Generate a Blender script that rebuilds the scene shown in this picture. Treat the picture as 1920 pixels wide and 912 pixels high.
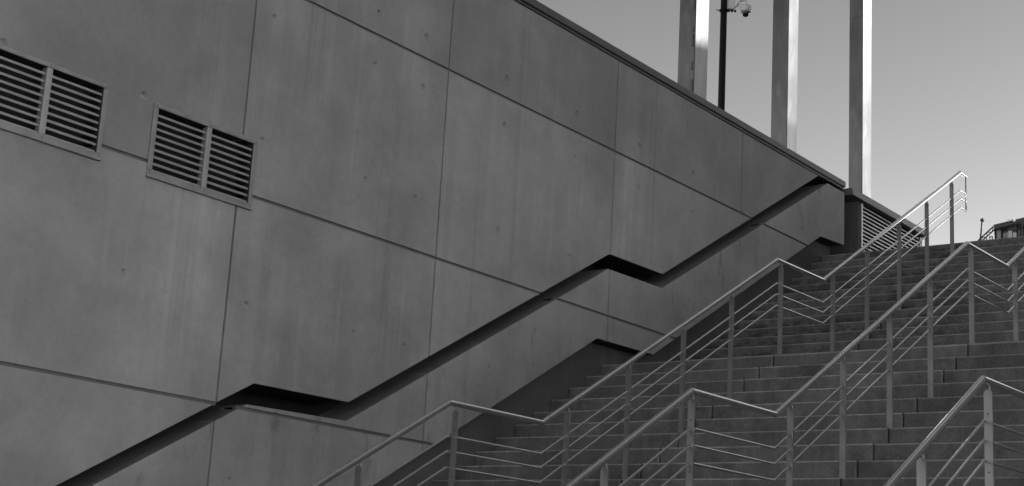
import bpy, bmesh, math, random
from mathutils import Vector, Matrix

# ------------------------------------------------------------------ clear
for o in list(bpy.data.objects):
    bpy.data.objects.remove(o, do_unlink=True)
scene = bpy.context.scene
C = scene.collection
random.seed(11)

# ------------------------------------------------------------------ camera
CAM = Vector((0.0, -9.6, 0.0))
RIGHT = Vector((0.5932003831937881, -0.8030859142409922, 0.056270060657979404))
DOWN = Vector((0.22012684014293826, 0.09457028289170899, -0.9708762206597026))
FWD = Vector((0.7743755417285778, 0.5883106967763649, 0.23287989272715278))
cd = bpy.data.cameras.new('camera')
cam = bpy.data.objects.new('camera', cd)
C.objects.link(cam)
M = Matrix((RIGHT, -DOWN, -FWD)).transposed().to_4x4()
M.translation = CAM
cam.matrix_world = M
cd.sensor_fit = 'HORIZONTAL'
cd.sensor_width = 36.0
cd.lens = 2911.52 / 1920 * 36.0
cd.clip_start = 0.1
cd.clip_end = 3000
scene.camera = cam

# ------------------------------------------------------------------ sky and sun
SUN_EL = math.radians(30.0)
SUN_AZ = math.radians(37.0)          # measured from -Y towards +X
sdir = Vector((math.sin(SUN_AZ) * math.cos(SUN_EL), -math.cos(SUN_AZ) * math.cos(SUN_EL), math.sin(SUN_EL)))
w = bpy.data.worlds.new('World')
scene.world = w
w.use_nodes = True
nt = w.node_tree
nt.nodes.clear()
sky = nt.nodes.new('ShaderNodeTexSky')
sky.sky_type = 'NISHITA'
sky.sun_disc = False
sky.sun_elevation = SUN_EL
# the Nishita sun stands at (sin r, cos r) in the XY plane
sky.sun_rotation = math.atan2(sdir.x, sdir.y)
sky.air_density = 0.6
sky.dust_density = 0.25
sky.ozone_density = 1.0
sep = nt.nodes.new('ShaderNodeSeparateColor')
nt.links.new(sky.outputs['Color'], sep.inputs[0])
# black and white picture taken through a warm filter: mostly the red record of the sky
m1 = nt.nodes.new('ShaderNodeMath'); m1.operation = 'MULTIPLY'; m1.inputs[1].default_value = 0.92
m2 = nt.nodes.new('ShaderNodeMath'); m2.operation = 'MULTIPLY_ADD'; m2.inputs[1].default_value = 0.08
nt.links.new(sep.outputs[0], m1.inputs[0])
nt.links.new(sep.outputs[1], m2.inputs[0])
nt.links.new(m1.outputs[0], m2.inputs[2])
bg = nt.nodes.new('ShaderNodeBackground')
bg.inputs['Strength'].default_value = 0.15
m3 = nt.nodes.new('ShaderNodeMath'); m3.operation = 'POWER'; m3.inputs[1].default_value = 1.68   # print contrast of the sky
nt.links.new(m2.outputs[0], m3.inputs[0])
nt.links.new(m3.outputs[0], bg.inputs['Color'])
wo = nt.nodes.new('ShaderNodeOutputWorld')
nt.links.new(bg.outputs[0], wo.inputs['Surface'])

sl = bpy.data.lights.new('sun', 'SUN')
sl.energy = 3.3
sl.angle = math.radians(0.55)
sl.color = (1.0, 1.0, 1.0)           # monochrome photograph
so = bpy.data.objects.new('sun', sl)
so.rotation_euler = sdir.to_track_quat('Z', 'Y').to_euler()
so.location = (0, -40, 60)
C.objects.link(so)

scene.view_settings.view_transform = 'Standard'
scene.view_settings.look = 'None'
scene.view_settings.exposure = 1.10
scene.view_settings.gamma = 1.0
scene.view_settings.use_curve_mapping = False

# ------------------------------------------------------------------ key measures (metres, eye level = 0)
GROUND = -1.79
TREAD = 0.3209
R1, R2 = 0.1785, 0.1818
L1X, L1Z = 9.39, 0.532              # front edge of first landing
L2X, L2Z = 14.755, 2.852            # front edge of second landing
LAND = 1.514
TOPX = L2X + LAND + 13 * TREAD
TOPZ = L2Z + 14 * R2
WEND = 20.776                       # end of the wall
WBEG = -3.0
RECESS = 0.22                       # depth of the base recess
SLOT = 0.50                         # depth of the handrail slot

# ------------------------------------------------------------------ materials
def newmat(name):
    m = bpy.data.materials.new(name)
    m.use_nodes = True
    t = m.node_tree
    b = t.nodes['Principled BSDF']
    return m, t, b

def N(t, kind, **kw):
    n = t.nodes.new(kind)
    for k, v in kw.items():
        setattr(n, k, v)
    return n

def noise(t, vec, scale, detail=4.0, rough=0.55, dist=0.0):
    n = N(t, 'ShaderNodeTexNoise')
    n.inputs['Scale'].default_value = scale
    n.inputs['Detail'].default_value = detail
    n.inputs['Roughness'].default_value = rough
    n.inputs['Distortion'].default_value = dist
    t.links.new(vec, n.inputs['Vector'])
    return n.outputs['Fac']

def mapped(t, vec, sc, loc=(0, 0, 0)):
    n = N(t, 'ShaderNodeMapping')
    n.inputs['Scale'].default_value = sc
    n.inputs['Location'].default_value = loc
    t.links.new(vec, n.inputs['Vector'])
    return n.outputs['Vector']

def rng(t, v, a, b, c, d):
    n = N(t, 'ShaderNodeMapRange')
    n.interpolation_type = 'SMOOTHSTEP'
    n.inputs['From Min'].default_value = a
    n.inputs['From Max'].default_value = b
    n.inputs['To Min'].default_value = c
    n.inputs['To Max'].default_value = d
    t.links.new(v, n.inputs['Value'])
    return n.outputs['Result']

def mth(t, op, a, b):
    n = N(t, 'ShaderNodeMath', operation=op)
    for i, x in enumerate((a, b)):
        if isinstance(x, (int, float)):
            n.inputs[i].default_value = x
        else:
            t.links.new(x, n.inputs[i])
    return n.outputs[0]

def grey(t, v):
    n = N(t, 'ShaderNodeCombineColor')
    for i in range(3):
        t.links.new(v, n.inputs[i])
    return n.outputs[0]

def bump(t, b, h, strength, dist):
    n = N(t, 'ShaderNodeBump')
    n.inputs['Strength'].default_value = strength
    n.inputs['Distance'].default_value = dist
    t.links.new(h, n.inputs['Height'])
    t.links.new(n.outputs['Normal'], b.inputs['Normal'])

def concrete(name, base, streak=0.16, cloud=0.16, stain=0.0, panel_random=0.05, rough=0.88):
    m, t, b = newmat(name)
    co = N(t, 'ShaderNodeTexCoord').outputs['Object']
    f = rng(t, noise(t, co, 0.42, 3, 0.5), 0.3, 0.7, 1 - cloud, 1 + cloud)
    f = mth(t, 'MULTIPLY', f, rng(t, noise(t, co, 1.7, 5, 0.6, 0.4), 0.28, 0.72, 1 - cloud * .55, 1 + cloud * .55))
    f = mth(t, 'MULTIPLY', f, rng(t, noise(t, co, 9, 4, 0.6), 0.3, 0.7, 0.965, 1.035))
    f = mth(t, 'MULTIPLY', f, rng(t, noise(t, co, 90, 2, 0.6), 0.25, 0.75, 0.95, 1.05))
    # long vertical run marks: wide pale and dark bands, thin ones inside
    v1 = noise(t, mapped(t, co, (1.1, 1, 0.055), (3.1, 0, 0)), 1.6, 3, 0.6)
    v2 = noise(t, mapped(t, co, (3.4, 1, 0.035), (9.7, 0, 4)), 1.3, 5, 0.7, 0.15)
    v3 = noise(t, mapped(t, co, (2.7, 1, 0.030), (21.3, 0, 11)), 1.3, 5, 0.7, 0.15)
    msk = rng(t, noise(t, mapped(t, co, (0.8, 1, 0.35)), 0.9, 2, 0.5), 0.42, 0.62, 0.15, 1.0)
    mk2 = rng(t, noise(t, mapped(t, co, (0.55, 1, 0.45), (5, 0, 1)), 0.9, 3, 0.6), 0.46, 0.58, 0.0, 1.0)
    mk3 = rng(t, noise(t, mapped(t, co, (0.55, 1, 0.45), (15, 0, 7)), 0.9, 3, 0.6), 0.46, 0.58, 0.0, 1.0)
    s1 = mth(t, 'SUBTRACT', rng(t, v1, 0.52, 0.68, 0, 0.7), rng(t, v1, 0.48, 0.34, 0, 0.7))
    s = mth(t, 'MULTIPLY', s1, msk)
    s = mth(t, 'ADD', s, mth(t, 'MULTIPLY', rng(t, v2, 0.555, 0.60, 0, 0.9), mk2))
    s = mth(t, 'SUBTRACT', s, mth(t, 'MULTIPLY', rng(t, v3, 0.555, 0.60, 0, 1.1), mk3))
    f = mth(t, 'MULTIPLY', f, mth(t, 'ADD', mth(t, 'MULTIPLY', s, streak), 1.0))
    # fine pores and grit
    f = mth(t, 'MULTIPLY', f, rng(t, noise(t, co, 28, 3, 0.7), 0.64, 0.74, 1.0, 0.86))
    f = mth(t, 'MULTIPLY', f, rng(t, noise(t, co, 17, 5, 0.75), 0.3, 0.7, 0.96, 1.04))
    if stain:
        # blotchy dark run marks under the handrail slot
        d = noise(t, mapped(t, co, (2.6, 1, 0.9), (1.7, 0, 2.2)), 1.7, 6, 0.68, 0.6)
        f = mth(t, 'MULTIPLY', f, rng(t, d, 0.56, 0.72, 1.0, 1.0 - stain))
    if panel_random:
        r = N(t, 'ShaderNodeObjectInfo').outputs['Random']
        f = mth(t, 'MULTIPLY', f, rng(t, r, 0, 1, 1 - panel_random, 1 + panel_random))
    t.links.new(grey(t, mth(t, 'MULTIPLY', f, base)), b.inputs['Base Color'])
    b.inputs['Roughness'].default_value = rough
    b.inputs['Specular IOR Level'].default_value = 0.12
    h = mth(t, 'ADD', noise(t, co, 35, 4, 0.6), mth(t, 'MULTIPLY', noise(t, co, 2.2, 2, 0.5), 3.0))
    bump(t, b, h, 0.25, 0.006)
    return m

def granite(name, base):
    m, t, b = newmat(name)
    co = N(t, 'ShaderNodeTexCoord').outputs['Object']
    geo = N(t, 'ShaderNodeNewGeometry')
    f = rng(t, geo.outputs['Random Per Island'], 0, 0.8, 0.80, 1.16)
    f = mth(t, 'MULTIPLY', f, rng(t, geo.outputs['Random Per Island'], 0.86, 0.88, 1.0, 0.68))
    f = mth(t, 'MULTIPLY', f, rng(t, noise(t, co, 1.3, 4, 0.6), 0.3, 0.7, 0.78, 1.2))
    f = mth(t, 'MULTIPLY', f, rng(t, noise(t, co, 7, 5, 0.7), 0.3, 0.7, 0.82, 1.18))
    f = mth(t, 'MULTIPLY', f, rng(t, noise(t, co, 45, 3, 0.7), 0.3, 0.7, 0.84, 1.16))
    # grime and moss growing on the risers of the upper flight next to the wall
    sx = N(t, 'ShaderNodeSeparateXYZ')
    t.links.new(co, sx.inputs[0])
    up = rng(t, sx.outputs['X'], 10.1, 11.0, 0, 1)
    nearwall = rng(t, sx.outputs['Y'], 0.9, 2.6, 0, 1)
    d = noise(t, mapped(t, co, (1, 1.5, 2.6)), 4.2, 8, 0.78, 0.3)
    fr = N(t, 'ShaderNodeMath', operation='FRACT')
    t.links.new(mth(t, 'MULTIPLY', mth(t, 'SUBTRACT', sx.outputs['Z'], L2Z - GROUND), 1.0 / R2), fr.inputs[0])
    low = rng(t, fr.outputs[0], 0.25, 0.95, 1.0, 0.25)
    big = rng(t, noise(t, mapped(t, co, (1, 1, 1), (2, 3, 5)), 0.8, 2, 0.5), 0.40, 0.58, 0.25, 1.0)
    k = mth(t, 'MULTIPLY', mth(t, 'MULTIPLY', up, nearwall), rng(t, d, 0.44, 0.58, 0, 0.85))
    k = mth(t, 'MULTIPLY', k, mth(t, 'MULTIPLY', low, big))
    f = mth(t, 'MULTIPLY', f, mth(t, 'SUBTRACT', 1.0, k))
    # drip marks down the risers
    f = mth(t, 'MULTIPLY', f, rng(t, noise(t, mapped(t, co, (1, 5.0, 0.7)), 1.4, 4, 0.65), 0.32, 0.68, 0.90, 1.10))
    # weaker damp marks everywhere
    d2 = noise(t, mapped(t, co, (1, 0.8, 1.5), (4, 2, 8)), 1.1, 5, 0.65, 0.3)
    f = mth(t, 'MULTIPLY', f, rng(t, d2, 0.53, 0.68, 1.0, 0.66))
    t.links.new(grey(t, mth(t, 'MULTIPLY', f, base)), b.inputs['Base Color'])
    b.inputs['Roughness'].default_value = 0.68
    b.inputs['Specular IOR Level'].default_value = 0.4
    bump(t, b, noise(t, co, 60, 4, 0.65), 0.3, 0.004)
    return m

def plain(name, base, rough=0.5, metallic=0.0, var=0.12, scale=6.0, bumpy=0.0, spec=0.5):
    m, t, b = newmat(name)
    co = N(t, 'ShaderNodeTexCoord').outputs['Object']
    f = rng(t, noise(t, co, scale, 4, 0.6), 0.3, 0.7, 1 - var, 1 + var)
    t.links.new(grey(t, mth(t, 'MULTIPLY', f, base)), b.inputs['Base Color'])
    b.inputs['Roughness'].default_value = rough
    b.inputs['Metallic'].default_value = metallic
    b.inputs['Specular IOR Level'].default_value = spec
    if bumpy:
        bump(t, b, noise(t, co, scale * 3, 3, 0.5), bumpy, 0.01)
    return m

def sheet_steel(name, base, rough):
    m, t, b = newmat(name)
    co = N(t, 'ShaderNodeTexCoord').outputs['Object']
    v = mapped(t, co, (1, 1, 0.35))
    f = rng(t, noise(t, v, 1.6, 3, 0.5), 0.3, 0.7, 0.82, 1.15)
    f = mth(t, 'MULTIPLY', f, rng(t, noise(t, mapped(t, co, (14, 14, 0.5)), 2, 3, 0.5), 0.3, 0.7, 0.94, 1.06))
    f = mth(t, 'MULTIPLY', f, rng(t, noise(t, mapped(t, co, (2.5, 2.5, 1.0)), 1.3, 5, 0.6, 0.2), 0.56, 0.74, 1.0, 1.3))
    f = mth(t, 'MULTIPLY', f, rng(t, noise(t, mapped(t, co, (4, 4, 0.9), (3, 7, 1)), 1.2, 5, 0.65, 0.5), 0.58, 0.74, 1.0, 0.75))  # pale and dark blotches paint uneven reflections into the steel colour
    t.links.new(grey(t, mth(t, 'MULTIPLY', f, base)), b.inputs['Base Color'])
    b.inputs['Metallic'].default_value = 1.0
    t.links.new(rng(t, noise(t, co, 1.1, 3, 0.5), 0.3, 0.7, rough - 0.04, rough + 0.04), b.inputs['Roughness'])
    bump(t, b, noise(t, co, 1.4, 1, 0.4), 0.07, 0.08)
    return m

MAT = {
    'concrete': concrete('cast_concrete', 0.25, streak=0.09, cloud=0.15, panel_random=0.06),
    'concrete_dark': concrete('cast_concrete_darker', 0.212, streak=0.085, cloud=0.13, panel_random=0.05),
    'concrete_low': concrete('cast_concrete_stained', 0.25, streak=0.075, stain=0.32),
    'concrete_back': concrete('slot_back_shade', 0.016, panel_random=0),  # near-black: the shade inside the slot is put into the colour
    'underside': plain('soffit_shade', 0.02, 0.9),  # shade under the panels and inside the ducts, painted as near-black
    'granite_skylit': granite('skylit_granite_edge', 0.25),
    'plug': plain('tie_hole_mortar', 0.27, 0.9),
    'sealant': plain('joint_sealant', 0.11, 0.8),
    'coping': plain('coping_metal', 0.06, 0.55, 0.3, 0.1, 3),
    'granite': granite('stair_granite', 0.110),
    'recess': concrete('base_recess_shade', 0.085, panel_random=0),  # darker than the facing: recess shade put into the colour
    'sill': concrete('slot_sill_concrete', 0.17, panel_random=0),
    'paving': granite('paving_granite', 0.26),
    'rail': plain('brushed_rail_steel', 0.85, 0.13, 1.0, 0.06, 8),
    'post': plain('satin_post_steel', 0.25, 0.5, 0.8, 0.10, 5),
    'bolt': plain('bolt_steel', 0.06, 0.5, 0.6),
    'vent': plain('vent_aluminium', 0.38, 0.45, 0.6, 0.08, 4),
    'vent_frame': plain('vent_frame_aluminium', 0.27, 0.5, 0.5, 0.14, 5),
    'dark': plain('duct_black', 0.012, 0.9),
    'block': concrete('louver_block_render', 0.09, panel_random=0),
    'block_cap': plain('block_coping_metal', 0.12, 0.55, 0.3, 0.1, 3),
    'mast': sheet_steel('mast_sheet_steel', 0.09, 0.36),
    'black': plain('black_powder_coat', 0.006, 0.7, 0.0, 0.1, spec=0.15),
    'white': plain('white_camera_plastic', 0.45, 0.4, 0.0, 0.04),
    'smoke': plain('smoked_dome', 0.01, 0.08, 0.0, 0.0),
    'roofmetal': plain('dark_roof_metal', 0.02, 0.5, 0.2),
    'paleclad': plain('pale_cladding', 0.24, 0.5, 0.0, 0.1, 1.0),
    'glass': plain('facade_glass', 0.10, 0.06, 0.0, 0.2, 0.7, spec=0.9),
    'ground': plain('plaza_paving', 0.27, 0.85, 0.0, 0.12, 0.6),
    'office': plain('office_stone', 0.10, 0.8, 0.0, 0.08, 0.5),
}

# ------------------------------------------------------------------ helpers
def wloc(p):
    v = Vector((0, 0, 0))
    while p is not None:
        v += p.location
        p = p.parent
    return v

def obj(name, bm, mat, parent=None, base=None, smooth=False):
    """Link a bmesh (in world coordinates) as ONE mesh object."""
    off = wloc(parent) if parent else Vector(base or (0, 0, 0))
    bmesh.ops.translate(bm, verts=bm.verts, vec=-off)
    bmesh.ops.recalc_face_normals(bm, faces=bm.faces)
    me = bpy.data.meshes.new(name)
    if smooth:
        for f in bm.faces:
            f.smooth = True
    bm.to_mesh(me)
    bm.free()
    me.materials.append(MAT[mat])
    o = bpy.data.objects.new(name, me)
    if parent:
        o.parent = parent
    else:
        o.location = off
    C.objects.link(o)
    return o

def thing(name, label, cat, loc=(0, 0, 0), group=None):
    o = bpy.data.objects.new(name, None)
    o.empty_display_size = 0.3
    o.location = loc
    o['label'] = label
    o['category'] = cat
    if group:
        o['group'] = group
    C.objects.link(o)
    return o

def structure(name, bm, mat):
    o = obj(name, bm, mat)
    o['kind'] = 'structure'
    return o

def box(bm, x0, x1, y0, y1, z0, z1, bev=0.0, seg=1):
    t = bmesh.new()
    bmesh.ops.create_cube(t, size=1.0)
    bmesh.ops.scale(t, vec=(x1 - x0, y1 - y0, z1 - z0), verts=t.verts)
    bmesh.ops.translate(t, vec=((x0 + x1) / 2, (y0 + y1) / 2, (z0 + z1) / 2), verts=t.verts)
    if bev:
        bmesh.ops.bevel(t, geom=t.edges[:], offset=bev, segments=seg, affect='EDGES', profile=0.5)
    merge(bm, t)

def merge(bm, t):
    me = bpy.data.meshes.new('tmp')
    t.to_mesh(me)
    t.free()
    bm.from_mesh(me)
    bpy.data.meshes.remove(me)

def obox(bm, o, u, v, n, a0, a1, b0, b1, c0, c1):
    """box in a local frame: o origin; u, v, n axes"""
    vs = []
    for a in (a0, a1):
        for b in (b0, b1):
            for c in (c0, c1):
                vs.append(bm.verts.new(o + u * a + v * b + n * c))
    for q in ((0, 1, 3, 2), (4, 6, 7, 5), (0, 4, 5, 1), (2, 3, 7, 6), (0, 2, 6, 4), (1, 5, 7, 3)):
        bm.faces.new([vs[i] for i in q])

def prism(bm, poly, y0, y1, bev=0.0):
    """polygon of (x, z) extruded from y0 (front) to y1"""
    t = bmesh.new()
    fr = [t.verts.new((x, y0, z)) for x, z in poly]
    bk = [t.verts.new((x, y1, z)) for x, z in poly]
    t.faces.new(fr)
    t.faces.new(bk[::-1])
    n = len(poly)
    for i in range(n):
        j = (i + 1) % n
        t.faces.new((fr[j], fr[i], bk[i], bk[j]))
    bmesh.ops.recalc_face_normals(t, faces=t.faces)
    if bev:
        es = [e for e in t.edges if abs(e.verts[0].co.y - y0) < 1e-6 and abs(e.verts[1].co.y - y0) < 1e-6]
        bmesh.ops.bevel(t, geom=es, offset=bev, segments=2, affect='EDGES', profile=0.5)
    merge(bm, t)

def cyl(bm, p, q, r, n=16, r2=None):
    p = Vector(p); q = Vector(q)
    d = (q - p).normalized()
    a = d.orthogonal().normalized()
    b = d.cross(a)
    r2 = r if r2 is None else r2
    A = []; B = []
    for i in range(n):
        t = 2 * math.pi * i / n
        o = a * math.cos(t) + b * math.sin(t)
        A.append(bm.verts.new(p + o * r))
        B.append(bm.verts.new(q + o * r2))
    for i in range(n):
        j = (i + 1) % n
        f = bm.faces.new((A[i], A[j], B[j], B[i]))
        f.smooth = True
    bm.faces.new(A[::-1])
    bm.faces.new(B)

def rail_tube(bm, pts, y, r, n=16):
    """round bar along a polyline in the plane Y = y, mitred at every bend"""
    P = [Vector((a, 0, b)) for a, b in pts]
    k = len(P)
    dirs = [(P[i + 1] - P[i]).normalized() for i in range(k - 1)]
    def ring(i, seg):
        d = dirs[seg]
        nrm = Vector((-d.z, 0, d.x))
        m = nrm
        if 0 < i < k - 1:
            n0 = Vector((-dirs[i - 1].z, 0, dirs[i - 1].x))
            n1 = Vector((-dirs[i].z, 0, dirs[i].x))
            m = (n0 + n1).normalized()
            m = m / max(0.3, m.dot(nrm))
        out = []
        for s in range(n):
            t = 2 * math.pi * s / n
            v = P[i] + m * (r * math.sin(t))
            out.append(bm.verts.new((v.x, y + r * math.cos(t), v.z)))
        return out
    for s in range(k - 1):
        A = ring(s, s)
        B = ring(s + 1, s)
        for i in range(n):
            j = (i + 1) % n
            f = bm.faces.new((A[i], A[j], B[j], B[i]))
            f.smooth = True
        if s == 0:
            bm.faces.new(A)
        if s == k - 2:
            bm.faces.new(B[::-1])

def lathe(bm, c, prof, n=24):
    c = Vector(c)
    R = []
    for r, z in prof:
        R.append([bm.verts.new(c + Vector((r * math.cos(2 * math.pi * i / n), r * math.sin(2 * math.pi * i / n), z))) for i in range(n)])
    for a, b in zip(R[:-1], R[1:]):
        for i in range(n):
            j = (i + 1) % n
            f = bm.faces.new((a[i], a[j], b[j], b[i]))
            f.smooth = True
    bm.faces.new(R[0][::-1])
    bm.faces.new(R[-1])

def lerp(fn, x):
    if x <= fn[0][0]:
        return fn[0][1]
    for (a, za), (b, zb) in zip(fn[:-1], fn[1:]):
        if x <= b:
            return za + (zb - za) * (x - a) / (b - a)
    return fn[-1][1]

# ------------------------------------------------------------------ ground and plateau
bm = bmesh.new()
s = 600
bm.faces.new([bm.verts.new((x, y, GROUND)) for x, y in ((-s, -s), (s, -s), (s, s), (-s, s))])
structure('ground', bm, 'ground')
bm = bmesh.new()
box(bm, TOPX + 0.36, 230, -70, 110, GROUND - 0.2, TOPZ - 0.004)
structure('plateau', bm, 'ground')

# ------------------------------------------------------------------ staircase
stairs = thing('stone_staircase', 'wide dark granite staircase with two landings climbing beside the concrete wall', 'staircase', (5.54, -5.0, GROUND))
COLS = [0.221, -1.972, -4.098, -6.22, -8.34, -10.46, -12.6]
def step(x, z, h, depth, name='step'):
    bm = bmesh.new()
    for a, b in zip(COLS[:-1], COLS[1:]):
        j = random.uniform(-0.004, 0.004)
        k = random.uniform(-0.003, 0.003)
        box(bm, x + j, x + depth + 0.03, b + 0.005, a - (0.005 if a < 0 else 0), z - h - 0.02, z + k, 0.013, 2)
    bm.normal_update()
    o = obj(name, bm, 'granite', stairs)
    o.data.materials.append(MAT['granite_skylit'])
    for f in o.data.polygons:
        if f.normal.x < -0.3 and f.normal.z > 0.3 and abs(f.normal.y) < 0.5:
            f.material_index = 1  # upward bevels painted paler to imitate sky light on the step edges
    return o
for k in range(12):                                  # first flight
    step(L1X - TREAD * (12 - k), GROUND + R1 * (k + 1), R1, TREAD)
step(L1X, L1Z, R1, LAND, 'landing')
for k in range(12):                                  # second flight
    step(L1X + LAND + TREAD * k, L1Z + R1 * (k + 1), R1, TREAD)
step(L2X, L2Z, R1, LAND, 'landing')
for k in range(13):                                  # third flight
    step(L2X + LAND + TREAD * k, L2Z + R2 * (k + 1), R2, TREAD)
step(TOPX, TOPZ, R2, 0.36, 'landing')
bm = bmesh.new()                                     # solid under the blocks
prism(bm, [(5.62, GROUND - 0.1), (5.62, GROUND + 0.02), (L1X + 0.1, L1Z - 0.28), (L1X + LAND + 0.1, L1Z - 0.28), (L2X + 0.1, L2Z - 0.28),
           (L2X + LAND + 0.1, L2Z - 0.28), (TOPX + 0.1, TOPZ - 0.28), (TOPX + 0.34, TOPZ - 0.28), (TOPX + 0.34, GROUND - 0.1)], -12.55, 0.19)
obj('stair_core', bm, 'dark', stairs)

def stair_z(x):
    if x < L1X - 12 * TREAD: return GROUND
    if x < L1X: return GROUND + R1 * (int((x - (L1X - 12 * TREAD)) / TREAD) + 1)
    if x < L1X + LAND: return L1Z
    if x < L2X: return L1Z + R1 * (int((x - L1X - LAND) / TREAD) + 1)
    if x < L2X + LAND: return L2Z
    if x < TOPX: return L2Z + R2 * (int((x - L2X - LAND) / TREAD) + 1)
    return TOPZ

# ------------------------------------------------------------------ the concrete wall
wall = thing('concrete_wall', 'tall grey cast concrete wall with stepped handrail slot beside the stairs', 'wall', (10, 0, GROUND))
XJ = [WBEG, 2.55, 5.64, 8.745, 11.415, 14.52, 17.60, WEND]
ZJ = [GROUND, -0.25, 1.556, 3.370, 5.330, 6.505]
S = 0.5545
CAPZ = 6.452
U = [(WBEG, GROUND), (9.151 - (1.785 - GROUND) / S, GROUND), (9.151, 1.785), (10.335, 1.792), (14.498, 4.092), (15.679, 4.103), (19.93, CAPZ + .02), (WEND, CAPZ + .02)]
Lo = [(WBEG, GROUND), (9.088 - (1.600 - GROUND) / S, GROUND), (9.088, 1.600), (10.325, 1.622), (14.489, 3.915), (15.677, 3.930), (20.20, 6.418), (WEND, 6.418)]
Ed = [(WBEG, GROUND), (8.975 - (0.757 - GROUND) / S, GROUND), (8.975, 0.757), (10.178, 0.772), (14.322, 3.078), (15.525, 3.094), (19.985, 5.565), (WEND, 5.612)]
CAP = [(WBEG, CAPZ), (WEND, CAPZ)]

def cell_polys(lo, hi, xa, xb, za, zb):
    xs = {xa, xb}
    for fn in (lo, hi):
        for (a, ya), (b, yb) in zip(fn[:-1], fn[1:]):
            if xa < a < xb: xs.add(a)
            if xa < b < xb: xs.add(b)
            for z in (za, zb):
                if (ya - z) * (yb - z) < 0:
                    x = a + (b - a) * (z - ya) / (yb - ya)
                    if xa < x < xb: xs.add(x)
    xs = sorted(xs)
    runs = []; cur = []
    bot = lambda x: max(lerp(lo, x), za)
    top = lambda x: min(lerp(hi, x), zb)
    for a, b in zip(xs[:-1], xs[1:]):
        m = (a + b) / 2
        if top(m) - bot(m) > 1e-4 and b - a > 1e-5:
            if not cur: cur = [a]
            cur.append(b)
        else:
            if cur: runs.append(cur)
            cur = []
    if cur: runs.append(cur)
    out = []
    for r in runs:
        p = [(x, bot(x)) for x in r] + [(x, top(x)) for x in reversed(r)]
        q = []
        for v in p:
            if not q or math.hypot(v[0] - q[-1][0], v[1] - q[-1][1]) > 0.012:
                q.append(v)
        if len(q) > 2 and math.hypot(q[0][0] - q[-1][0], q[0][1] - q[-1][1]) <= 0.012: q.pop()
        if len(q) > 2: out.append(q)
    return out

# cutter for tie holes and the two duct openings, thrown away after use
cutbm = bmesh.new()
HOLES_X = [6.315, 7.65, 8.975, 10.32, 11.04, 12.385, 13.712, 15.055, 16.33, 18.1, 19.4]
for x in HOLES_X:
    for z in (2.428, 3.888, 5.03, 5.555, 0.95):
        if 7.7 < x < 8.9 and 3.2 < z < 3.9: continue
        if z > lerp(U, x) + 0.12 or lerp(Ed, x) + 0.15 < z < lerp(Lo, x) - 0.12:
            cyl(cutbm, (x, -0.002, z), (x, 0.042, z), 0.036 + random.uniform(-.004, .004), 16, 0.024)
VENTS = [(6.125, 7.285), (7.752, 8.905)]
VZ0, VZ1 = 3.247, 3.862
for a, b in VENTS:
    box(cutbm, a + 0.045, b - 0.035, -0.05, 0.19, VZ0 + 0.045, VZ1 - 0.03)
bmesh.ops.recalc_face_normals(cutbm, faces=cutbm.faces)
cme = bpy.data.meshes.new('cut'); cutbm.to_mesh(cme); cutbm.free()
cutter = bpy.data.objects.new('cut', cme); C.objects.link(cutter)

def carve(o):
    md = o.modifiers.new('b', 'BOOLEAN'); md.operation = 'DIFFERENCE'; md.solver = 'EXACT'; md.object = cutter
    dg = bpy.context.evaluated_depsgraph_get()
    dg.update()
    me = bpy.data.meshes.new_from_object(o.evaluated_get(dg))
    o.modifiers.clear()
    old = o.data; o.data = me
    bpy.data.meshes.remove(old)
    me.name = o.name

HG, VG = 0.013, 0.0085
panels = []
for lo, hi, mat in ((U, CAP, 'concrete'), (Ed, Lo, 'concrete_low')):
    for xa, xb in zip(XJ[:-1], XJ[1:]):
        for za, zb in zip(ZJ[:-1], ZJ[1:]):
            for p in cell_polys(lo, hi, xa + VG, xb - (VG if xb < WEND else 0), za + (HG if za > GROUND else 0), zb - HG):
                bm = bmesh.new()
                prism(bm, p, random.uniform(0, 0.002), SLOT if lo is U else RECESS, 0.005)
                dark = mat == 'concrete' and (za > 5.3 or (za > 3.3 and xb < 9))  # top row and upper left panels get a darker tone
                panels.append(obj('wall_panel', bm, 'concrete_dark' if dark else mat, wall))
for o in panels:
    carve(o)
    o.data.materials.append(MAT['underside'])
    o.data.materials.append(MAT['sill'])
    o.data.materials.append(MAT['plug'])
    for f in o.data.polygons:
        wx, wz = f.center.x + wall.location.x, f.center.z + wall.location.z
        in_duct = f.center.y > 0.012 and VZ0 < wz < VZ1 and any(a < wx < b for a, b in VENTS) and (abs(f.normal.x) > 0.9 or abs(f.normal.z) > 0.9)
        hole = any(abs(wx - hx) < 0.06 for hx in HOLES_X) and any(abs(wz - hz) < 0.06 for hz in (2.428, 3.888, 5.03, 5.555, 0.95)) and 0.01 < f.center.y < 0.06
        if hole:
            f.material_index = 3 if f.normal.y < -0.8 else 0
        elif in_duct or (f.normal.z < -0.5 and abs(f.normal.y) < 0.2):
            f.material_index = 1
        elif o.data.materials[0].name == 'cast_concrete_stained' and f.normal.z > 0.5 and abs(f.normal.y) < 0.2:
            f.material_index = 2
bpy.data.objects.remove(cutter, do_unlink=True)
bpy.data.meshes.remove(cme)
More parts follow.
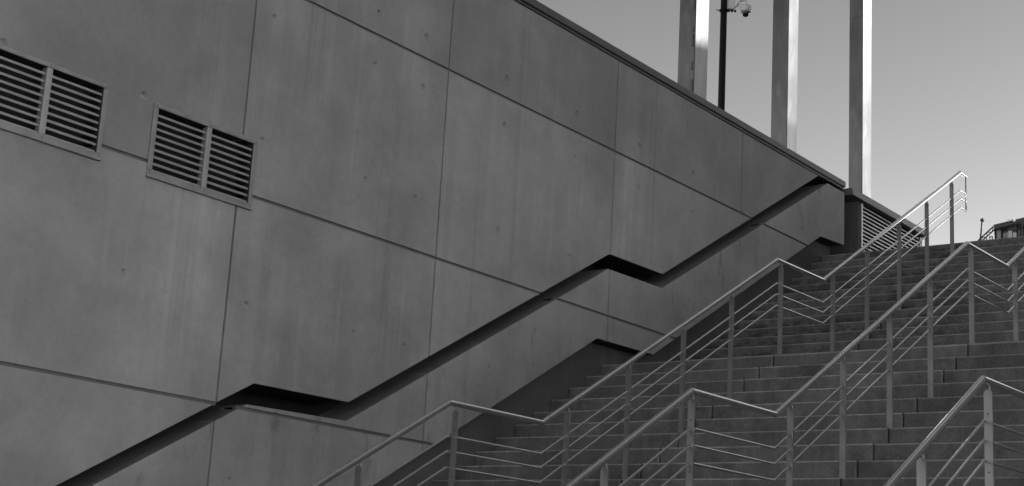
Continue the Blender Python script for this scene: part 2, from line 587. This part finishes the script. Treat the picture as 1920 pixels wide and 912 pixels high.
# sealant at the bottom of the joints
for x in XJ[1:-1]:
    for lo, hi in ((U, CAP), (Ed, Lo)):
        z0, z1 = lerp(lo, x), lerp(hi, x)
        if z1 - z0 > 0.05:
            spans = [(z0 + 0.02, z1 - 0.02)]
            if any(a < x < b for a, b in VENTS) and lo is U:
                spans = [(z0 + 0.02, VZ0 + 0.03), (VZ1 - 0.02, z1 - 0.02)]
            for q0, q1 in spans:
                bm = bmesh.new()
                box(bm, x - VG - 0.003, x + VG + 0.003, 0.015, 0.06 if lo is U else RECESS - 0.003, q0, q1 if lo is U else q1 + 0.011)
                obj('joint_seal', bm, 'sealant', wall)
for z in ZJ[1:-1]:
    for lo, hi in ((U, CAP), (Ed, Lo)):
        for p in cell_polys(lo, hi, WBEG, WEND, z - HG - 0.004, z + HG + 0.004):
            q = [v for v in p]
            xs = [v[0] for v in q]
            a, b = min(xs) + 0.012, max(xs) - 0.012
            cuts = [a]
            if VZ0 < z < VZ1:
                for va, vb in VENTS:
                    if a < va < b: cuts += [va + 0.03, vb - 0.03]
            cuts.append(b)
            for a_, b_ in zip(cuts[::2], cuts[1::2]):
                if b_ - a_ > 0.1:
                    bm = bmesh.new()
                    box(bm, a_, b_, 0.020, 0.065, z - HG - 0.003, z + HG + 0.003)
                    obj('joint_seal', bm, 'sealant', wall)
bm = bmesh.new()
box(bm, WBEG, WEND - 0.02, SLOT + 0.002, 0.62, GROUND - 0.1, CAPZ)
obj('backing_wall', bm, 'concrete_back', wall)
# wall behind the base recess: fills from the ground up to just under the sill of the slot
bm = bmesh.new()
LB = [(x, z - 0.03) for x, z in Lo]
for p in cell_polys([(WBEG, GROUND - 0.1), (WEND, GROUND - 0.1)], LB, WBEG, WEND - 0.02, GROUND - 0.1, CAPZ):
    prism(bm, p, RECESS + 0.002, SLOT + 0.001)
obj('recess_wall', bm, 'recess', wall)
# lining of the slot sill, flush with the facing
bm = bmesh.new()
pts = [v for v in Lo if v[0] > 3.2]
pts = [(2.95 + 0.3, lerp(Lo, 3.25))] + pts
poly = pts + [(x, z - 0.029) for x, z in reversed(pts)]
prism(bm, poly, RECESS + 0.003, SLOT)
obj('slot_sill', bm, 'sill', wall)
bm = bmesh.new()
box(bm, WBEG, WEND - 0.03, 0.622, 14, GROUND - 0.1, CAPZ - 0.06)
obj('roof_deck', bm, 'coping', wall)
bm = bmesh.new()
box(bm, WBEG, 20.745, -0.035, 0.66, 6.488, 6.578, 0.006)
box(bm, WBEG, 20.72, -0.012, 0.60, CAPZ + 0.004, 6.486)
obj('coping', bm, 'coping', wall)

# ------------------------------------------------------------------ wall vents
def vent(a, b, label):
    v = thing('wall_vent', label, 'vent', (a, 0, VZ0), 'louvered vents in the concrete wall')
    z0, z1 = VZ0, VZ1
    m = (a + b) / 2 + 0.03
    fl = bmesh.new()
    box(fl, a, b, -0.016, -0.003, z0, z0 + 0.05, 0.003)
    box(fl, a, b, -0.016, -0.003, z1 - 0.035, z1, 0.003)
    box(fl, a, a + 0.048, -0.0158, -0.003, z0 + 0.051, z1 - 0.036, 0.003)
    box(fl, b - 0.038, b, -0.0158, -0.003, z0 + 0.051, z1 - 0.036, 0.003)
    box(fl, a - 0.004, b + 0.004, -0.030, -0.003, z0 - 0.008, z0 - 0.001, 0.002)
    obj('frame', fl, 'vent_frame', v)
    mu = bmesh.new()
    box(mu, m - 0.026, m + 0.026, -0.014, 0.05, z0 + 0.052, z1 - 0.037, 0.003)
    obj('mullion', mu, 'vent', v)
    for xa, xb in ((a + 0.05, m - 0.027), (m + 0.027, b - 0.040)):
        sl_ = bmesh.new()
        n = 9
        p = (z1 - z0 - 0.09) / n
        for i in range(n):
            z = z0 + 0.052 + p * i
            prof = [(0.008, z), (0.010, z + 0.017), (0.050, z + 0.034), (0.050, z + 0.030), (0.015, z + 0.012), (0.013, z - 0.002)]
            A = [sl_.verts.new((xa, y, zz)) for y, zz in prof]
            B = [sl_.verts.new((xb, y, zz)) for y, zz in prof]
            k = len(prof)
            for q in range(k):
                sl_.faces.new((A[q], A[(q + 1) % k], B[(q + 1) % k], B[q]))
            sl_.faces.new(A[::-1]); sl_.faces.new(B)
        obj('louver_blades', sl_, 'vent', v)
    bk = bmesh.new()
    box(bk, a + 0.046, b - 0.036, 0.175, 0.188, z0 + 0.046, z1 - 0.031)
    obj('duct_back', bk, 'dark', v)
    for x in (a + 0.024, m, b - 0.019):
        for z in (z0 + 0.026, z1 - 0.017):
            sc = bmesh.new()
            cyl(sc, (x, -0.019, z), (x, -0.0155, z), 0.006, 10)
            obj('screw', sc, 'sealant', v)
vent(*VENTS[0], 'grey louvered metal vent cut off by the left edge, higher one of the two')
vent(*VENTS[1], 'grey louvered metal vent with all four frame sides in view, crossing the wall joint')

# ------------------------------------------------------------------ handrails
POSTS = [5.60, 6.45, 7.40, 8.34, 9.41, 10.93, 11.88, 12.835, 13.775, 14.855, 16.15, 17.095, 18.06, 18.97, 19.86]
bolt_me = None
def handrail(y, c, label, posts):
    """c = (x1, x2, z landing 1, x3, x4, z landing 2)"""
    x1, x2, z1, x3, x4, z2 = c
    h = thing('handrail', label, 'handrail', (x1, y, stair_z(x1 + .06)), 'steel handrails on the stairs')
    sl1 = (z2 - z1) / (x3 - x2)
    sl3 = 0.5650
    xb = 5.25
    zb = z1 - sl1 * (x1 - xb)
    xt = 20.19
    zt = z2 + sl3 * (xt - x4)
    path = [(xb - 0.26, zb), (xb, zb), (x1, z1), (x2, z1 + 0.006), (x3, z2), (x4, z2 + 0.010), (xt, zt), (xt + 0.215, zt)]
    bm = bmesh.new()
    rail_tube(bm, path, y, 0.0235, 20)
    obj('top_rail', bm, 'rail', h)
    for d in (0.26, 0.378, 0.502):
        bm = bmesh.new()
        rail_tube(bm, [(a, b - d) for a, b in path], y, 0.0102, 14)
        obj('infill_rod', bm, 'rail', h)
    for x, z in ((xt + 0.205, zt), (xb - 0.25, zb)):
        bm = bmesh.new()
        cyl(bm, (x, y, z - 0.51), (x, y, z - 0.02), 0.0095, 12)
        obj('end_rod', bm, 'rail', h)
    def rz(x):
        return lerp(path, x)
    first = {}
    for x in posts:
        z0 = stair_z(x) - 0.003
        zt_ = rz(x) - 0.072
        pm = bmesh.new()
        # flat bar seen broadside, chamfered on one top corner
        prof = [(-0.027, z0), (0.027, z0), (0.027, zt_), (0.010, zt_ + 0.022), (-0.004, zt_ + 0.022), (-0.027, zt_ + 0.004)]
        A = [pm.verts.new((x - 0.0065, y + a, b)) for a, b in prof]
        B = [pm.verts.new((x + 0.0065, y + a, b)) for a, b in prof]
        k = len(prof)
        for q in range(k):
            pm.faces.new((A[q], A[(q + 1) % k], B[(q + 1) % k], B[q]))
        pm.faces.new(A[::-1]); pm.faces.new(B)
        p = obj('post', pm, 'post', h)
        bk = bmesh.new()
        cyl(bk, (x + 0.010, y, zt_ - 0.035), (x + 0.030, y, zt_ - 0.005), 0.008, 10)
        cyl(bk, (x + 0.030, y, zt_ - 0.006), (x + 0.010, y, rz(x) - 0.02), 0.008, 10)
        obj('bracket', bk, 'post', p)
        if any(abs(x - q) < 0.2 for q in (x1, x3)):
            for dz in (0.205, 0.565):
                bb = bmesh.new()
                cyl(bb, (x - 0.0095, y, rz(x) - dz), (x - 0.006, y, rz(x) - dz), 0.0055, 10)
                obj('bolt', bb, 'bolt', p)
handrail(-2.0, (9.325, 10.568, 1.578, 14.755, 15.89, 3.898), 'steel tube handrail nearest the wall, its looped top end against the sky', POSTS)
handrail(-4.11, (9.405, 10.668, 1.598, 14.745, 15.905, 3.872), 'middle steel tube handrail with two kinks in view, between the other two', POSTS)
handrail(-6.22, (9.325, 10.60, 1.578, 14.74, 15.89, 3.87), 'steel tube handrail in the bottom right corner with one kink in view', POSTS)

# ------------------------------------------------------------------ louvered block at the head of the stairs
blk = thing('vent_block', 'dark low block with slatted louver front and flat coping at the wall end', 'vent block', (21.3, 0, TOPZ))
BX0, BX1 = 21.26, 23.76
bm = bmesh.new()
box(bm, BX0, BX0 + 0.10, 0.0, 0.9, TOPZ - 0.01, 6.416, 0.004)
box(bm, BX1 - 0.06, BX1, 0.0, 0.9, TOPZ - 0.01, 6.416, 0.004)
box(bm, BX0 + 0.101, BX1 - 0.061, 0.5, 0.9, TOPZ - 0.01, 6.416)
obj('block_wall', bm, 'block', blk)
bm = bmesh.new()
box(bm, 20.90, 23.80, -0.075, 1.0, 6.418, 6.525, 0.006)
obj('coping', bm, 'block_cap', blk)
for x0_, x1_ in ((BX0 + 0.101, BX0 + 0.15), (BX1 - 0.10, BX1 - 0.061)):
    bm = bmesh.new()
    box(bm, x0_, x1_, -0.012, 0.04, TOPZ, 6.405, 0.003)
    obj('frame_side', bm, 'vent', blk)
bm = bmesh.new()
n = 16
for i in range(n):
    z = TOPZ + 0.03 + 0.0615 * i
    prof = [(0.0, z), (0.003, z + 0.022), (0.050, z + 0.040), (0.050, z + 0.035), (0.010, z + 0.014), (0.006, z - 0.003)]
    A = [bm.verts.new((BX0 + 0.151, y, zz)) for y, zz in prof]
    B = [bm.verts.new((BX1 - 0.101, y, zz)) for y, zz in prof]
    k = len(prof)
    for q in range(k):
        bm.faces.new((A[q], A[(q + 1) % k], B[(q + 1) % k], B[q]))
    bm.faces.new(A[::-1]); bm.faces.new(B)
obj('louver_blades', bm, 'vent', blk)
bm = bmesh.new()
box(bm, BX0 + 0.102, BX1 - 0.062, 0.30, 0.31, TOPZ, 6.41)
obj('duct_back', bm, 'dark', blk)

# ------------------------------------------------------------------ three square steel masts behind the wall
def mast(cx, cy, rot, wdt, label, dark_patches=()):
    """(cx, cy) = the arris nearest the camera"""
    t = thing('steel_mast', label, 'mast', (cx, cy, TOPZ), 'square steel masts behind the wall')
    a = math.radians(rot)
    u = Vector((math.cos(a), math.sin(a), 0)); v = Vector((-math.sin(a), math.cos(a), 0)); n = Vector((0, 0, 1))
    o = Vector((cx, cy, 0))
    zs = [TOPZ - 0.01, 10.2, 15.1, 20.0, 24.9]
    for z0, z1 in zip(zs[:-1], zs[1:]):
        bm = bmesh.new()
        obox(bm, o, u, v, n, 0, wdt, 0, wdt, z0, z1 - 0.008)
        bmesh.ops.bevel(bm, geom=[e for e in bm.edges if abs(e.verts[0].co.z - e.verts[1].co.z) > 1], offset=0.012, segments=2, affect='EDGES')
        obj('mast_section', bm, 'mast', t)
    bm = bmesh.new()
    obox(bm, o, u, v, n, 0.01, wdt - 0.01, 0.01, wdt - 0.01, TOPZ, 24.8)
    obj('core', bm, 'dark', t)
    for z0, z1, v0, v1 in dark_patches:
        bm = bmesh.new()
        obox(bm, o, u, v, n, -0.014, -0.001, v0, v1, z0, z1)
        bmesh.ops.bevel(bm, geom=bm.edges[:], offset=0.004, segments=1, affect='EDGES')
        obj('reflection_patch', bm, 'bolt', t)  # added thin dark plates imitate patchy reflections on the mast face
    return t
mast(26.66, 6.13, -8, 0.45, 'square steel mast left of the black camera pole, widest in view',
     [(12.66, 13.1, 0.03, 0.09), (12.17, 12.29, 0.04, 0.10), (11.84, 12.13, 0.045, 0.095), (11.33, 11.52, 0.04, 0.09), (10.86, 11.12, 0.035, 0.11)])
mast(31.65, 6.50, -4.5, 0.45, 'square steel mast in the middle, right of the black camera pole')
mast(34.11, 5.70, -9.5, 0.40, 'square steel mast standing over the louvered block, fully bright down its right side')

# ------------------------------------------------------------------ black pole and its dome camera
PX, PY = 20.70, 2.095
pole = thing('camera_pole', 'slim round black pole rising behind the wall coping', 'pole', (PX, PY, TOPZ))
bm = bmesh.new()
cyl(bm, (PX, PY, TOPZ - 0.01), (PX, PY, 11.6), 0.0615, 24, 0.050)
obj('shaft', bm, 'black', pole)
bm = bmesh.new()
cyl(bm, (PX, PY, TOPZ - 0.005), (PX, PY, TOPZ + 0.03), 0.14, 20)
obj('base_plate', bm, 'black', pole)
for z in (9.70, 10.02):
    bm = bmesh.new()
    cyl(bm, (PX, PY, z), (PX, PY, z + 0.022), 0.075, 24)
    cyl(bm, (PX - 0.06, PY + 0.06, z + 0.011), (PX - 0.085, PY + 0.085, z + 0.011), 0.010, 8)
    obj('clamp', bm, 'black', pole)
d = Vector((0.62, -0.785, 0))
P0 = Vector((PX, PY, 0))
cc = thing('dome_camera', 'white security dome camera hanging from a bracket on the black pole', 'security camera', (PX + d.x * .06, PY + d.y * .06, 9.8))
sd = Vector((0.785, 0.62, 0)); up = Vector((0, 0, 1))
bm = bmesh.new()
obox(bm, P0, d, sd, up, 0.062, 0.17, -0.06, 0.06, 9.73, 10.05)
bmesh.ops.bevel(bm, geom=bm.edges[:], offset=0.010, segments=2, affect='EDGES')
obj('junction_box', bm, 'white', cc)
bm = bmesh.new()
for k in range(3):
    e = P0 + d * (0.085 + 0.05 * k)
    cyl(bm, e + up * 9.70, e + up * 9.735, 0.018, 12)
obj('cable_gland', bm, 'black', cc)
bm = bmesh.new()
pts = [(0.14, 9.76), (0.22, 9.82), (0.28, 9.90), (0.33, 9.935), (0.355, 9.93)]
for (a, z), (b, y) in zip(pts[:-1], pts[1:]):
    cyl(bm, P0 + d * a + up * z, P0 + d * b + up * y, 0.022, 12)
cyl(bm, P0 + d * 0.355 + up * 9.95, P0 + d * 0.355 + up * 9.80, 0.024, 14)
obj('bracket_arm', bm, 'white', cc)
ctr = P0 + d * 0.355
bm = bmesh.new()
lathe(bm, ctr, [(0.03, 9.835), (0.075, 9.825), (0.098, 9.80), (0.100, 9.745), (0.092, 9.715), (0.066, 9.70)], 28)
obj('housing', bm, 'white', cc)
bm = bmesh.new()
lathe(bm, ctr, [(0.064, 9.705), (0.063, 9.685), (0.052, 9.655), (0.034, 9.636), (0.012, 9.628)], 24)
obj('dome', bm, 'smoke', cc)

# ------------------------------------------------------------------ far pavilion with a raking roof frame
FD = 100.0
def ray(u, v, dist=FD):
    dd = FWD + RIGHT * ((u - 960) / 2911.52) + DOWN * ((v - 456) / 2911.52)
    return CAM + dd * dist
B0 = ray(1838, 452)
nn = ray(1890, 440) - CAM
nn = Vector((nn.x, nn.y, 0)).normalized()
uu = Vector((nn.y, -nn.x, 0))
B0 = Vector((B0.x, B0.y, TOPZ))
zb = ray(1838, 452).z
PXM = FD / 2911.52                   # metres for one photo pixel at that distance
pav = thing('glass_pavilion', 'dark roofed glass pavilion far away behind the top of the stairs', 'building', B0)
def pbox(name, mat, a0, a1, c0, c1, z0, z1, parent=pav):
    bm = bmesh.new()
    obox(bm, B0 - Vector((0, 0, B0.z)), uu, nn, up, a0, a1, c0, c1, z0, z1)
    return obj(name, bm, mat, parent)
def bar(bm, a0, z0, a1, z1, c, r):
    o = B0 - Vector((0, 0, B0.z))
    cyl(bm, o + uu * a0 + nn * c + up * z0, o + uu * a1 + nn * c + up * z1, r, 8)
k = PXM
def Q(px, py):                       # zoom-picture pixel to local metres
    return ((px - 385) / 10.13 * k, zb + (620 - py) / 10.13 * k)
a_wall, _ = Q(655, 0)
pbox('hall', 'roofmetal', a_wall, 30, 2.5, 14, TOPZ, Q(0, 560)[1])
pbox('plinth', 'roofmetal', -0.6, 30, -0.2, 2.5, TOPZ, Q(0, 600)[1] - 0.3)
# roof slab following the rise
o = B0 - Vector((0, 0, B0.z))
bm = bmesh.new()
r0, r1 = Q(640, 352), Q(1216, 214)
sl_ = (r1[1] - r0[1]) / (r1[0] - r0[0])
def roofpt(a, dz, c):
    return o + uu * a + nn * c + up * (r0[1] + sl_ * (a - r0[0]) + dz)
vs = []
for a in (r0[0], 14):
    for c in (-0.6, 10):
        for dz in (-0.28, 0.0):
            vs.append(bm.verts.new(roofpt(a, dz, c)))
for q in ((0, 1, 3, 2), (4, 6, 7, 5), (0, 4, 5, 1), (2, 3, 7, 6), (0, 2, 6, 4), (1, 5, 7, 3)):
    bm.faces.new([vs[i] for i in q])
obj('roof', bm, 'roofmetal', pav)
bm = bmesh.new()
A0, A1 = Q(335, 625), Q(650, 322)
C0, C1 = Q(430, 610), Q(655, 395)
bar(bm, *A0, *A1, 0, 0.05)
bar(bm, *C0, *C1, 0, 0.045)
for t0, t1 in ((0.15, 0.0), (0.15, 0.35), (0.55, 0.35), (0.55, 0.75), (0.95, 0.75)):
    bar(bm, A0[0] + (A1[0] - A0[0]) * t0, A0[1] + (A1[1] - A0[1]) * t0, C0[0] + (C1[0] - C0[0]) * t1, C0[1] + (C1[1] - C0[1]) * t1, 0, 0.026)
for px in (500, 560, 605):
    bar(bm, *Q(px, 620), *Q(px, 545 if px > 550 else 570), 0, 0.035)
bar(bm, *Q(545, 548), *Q(615, 540), 0, 0.035)
obj('raking_truss', bm, 'roofmetal', pav)
bm = bmesh.new()
bar(bm, *Q(385, 640), *Q(428, 245), -0.3, 0.06)
e = Q(428, 245)
lathe(bm, o + uu * e[0] - nn * 0.3 + up * (e[1] - 0.1), [(0.02, 0), (0.12, 0.05), (0.14, 0.13), (0.09, 0.22), (0.02, 0.26)], 12)
obj('aerial', bm, 'roofmetal', pav)
pbox('column', 'black', Q(650, 0)[0], Q(680, 0)[0], -0.1, 0.2, TOPZ, Q(0, 385)[1])
pbox('cladding_panel', 'paleclad', Q(682, 0)[0], Q(760, 0)[0], 0.05, 0.3, TOPZ, Q(0, 385)[1])
pbox('column', 'black', Q(762, 0)[0], Q(800, 0)[0], -0.1, 0.2, TOPZ, Q(0, 360)[1])
pbox('window_band', 'glass', Q(800, 0)[0], Q(895, 0)[0], 0.3, 0.4, TOPZ, Q(0, 330)[1])
for pa, pb_, pz in ((800, 830, 470), (838, 850, 440), (862, 893, 455)):
    pbox('window_post', 'paleclad', Q(pa, 0)[0], Q(pb_, 0)[0], 0.1, 0.25, TOPZ, Q(0, pz)[1])
pbox('cladding_panel', 'paleclad', Q(895, 0)[0], Q(965, 0)[0], 0.0, 0.3, TOPZ, Q(0, 430)[1])
pbox('cladding_panel', 'paleclad', Q(980, 0)[0], Q(1040, 0)[0], 0.0, 0.3, TOPZ, Q(0, 470)[1])
pbox('transom', 'roofmetal', Q(890, 0)[0], Q(1050, 0)[0], -0.05, 0.1, Q(0, 425)[1], Q(0, 350)[1])
pbox('window_band', 'glass', Q(1045, 0)[0], 12, 0.3, 0.4, TOPZ, Q(0, 330)[1])
for px in (1050, 1110, 1165, 1200, 1260, 1320):
    pbox('column', 'black', Q(px, 0)[0], Q(px + 18, 0)[0], 0.05, 0.25, TOPZ, Q(0, 320)[1])
for px, py in ((905, 292), (1000, 298), (978, 276)):
    e = Q(px, py)
    bm = bmesh.new()
    lathe(bm, o + uu * e[0] - nn * 0.9 + up * (e[1] - 0.16), [(0.02, 0.06), (0.06, 0.08), (0.085, 0.14), (0.06, 0.20), (0.02, 0.22)], 12)
    obj('floodlight', bm, 'white', pav)

# ------------------------------------------------------------------ office block across the plaza: it keeps the stairs in shade
ob = thing('office_block', 'tall plain office block across the plaza facing the stairs', 'building', (30, -24, GROUND))
SH = 11.93 + (21.2 / math.cos(SUN_AZ)) * math.tan(SUN_EL)
XE = 32.9 + 21.0 * math.tan(SUN_AZ)
bm = bmesh.new()
box(bm, 14.0, XE, -34, -15, GROUND, SH)
obj('body', bm, 'office', ob)
for i in range(8):
    z = 1.0 + i * 3.2
    if z + 1.6 > SH: break
    bm = bmesh.new()
    box(bm, 15, XE - 1, -15.0, -14.96, z, z + 1.6)
    obj('window_band', bm, 'glass', ob)
print('office height', SH, 'end', XE)
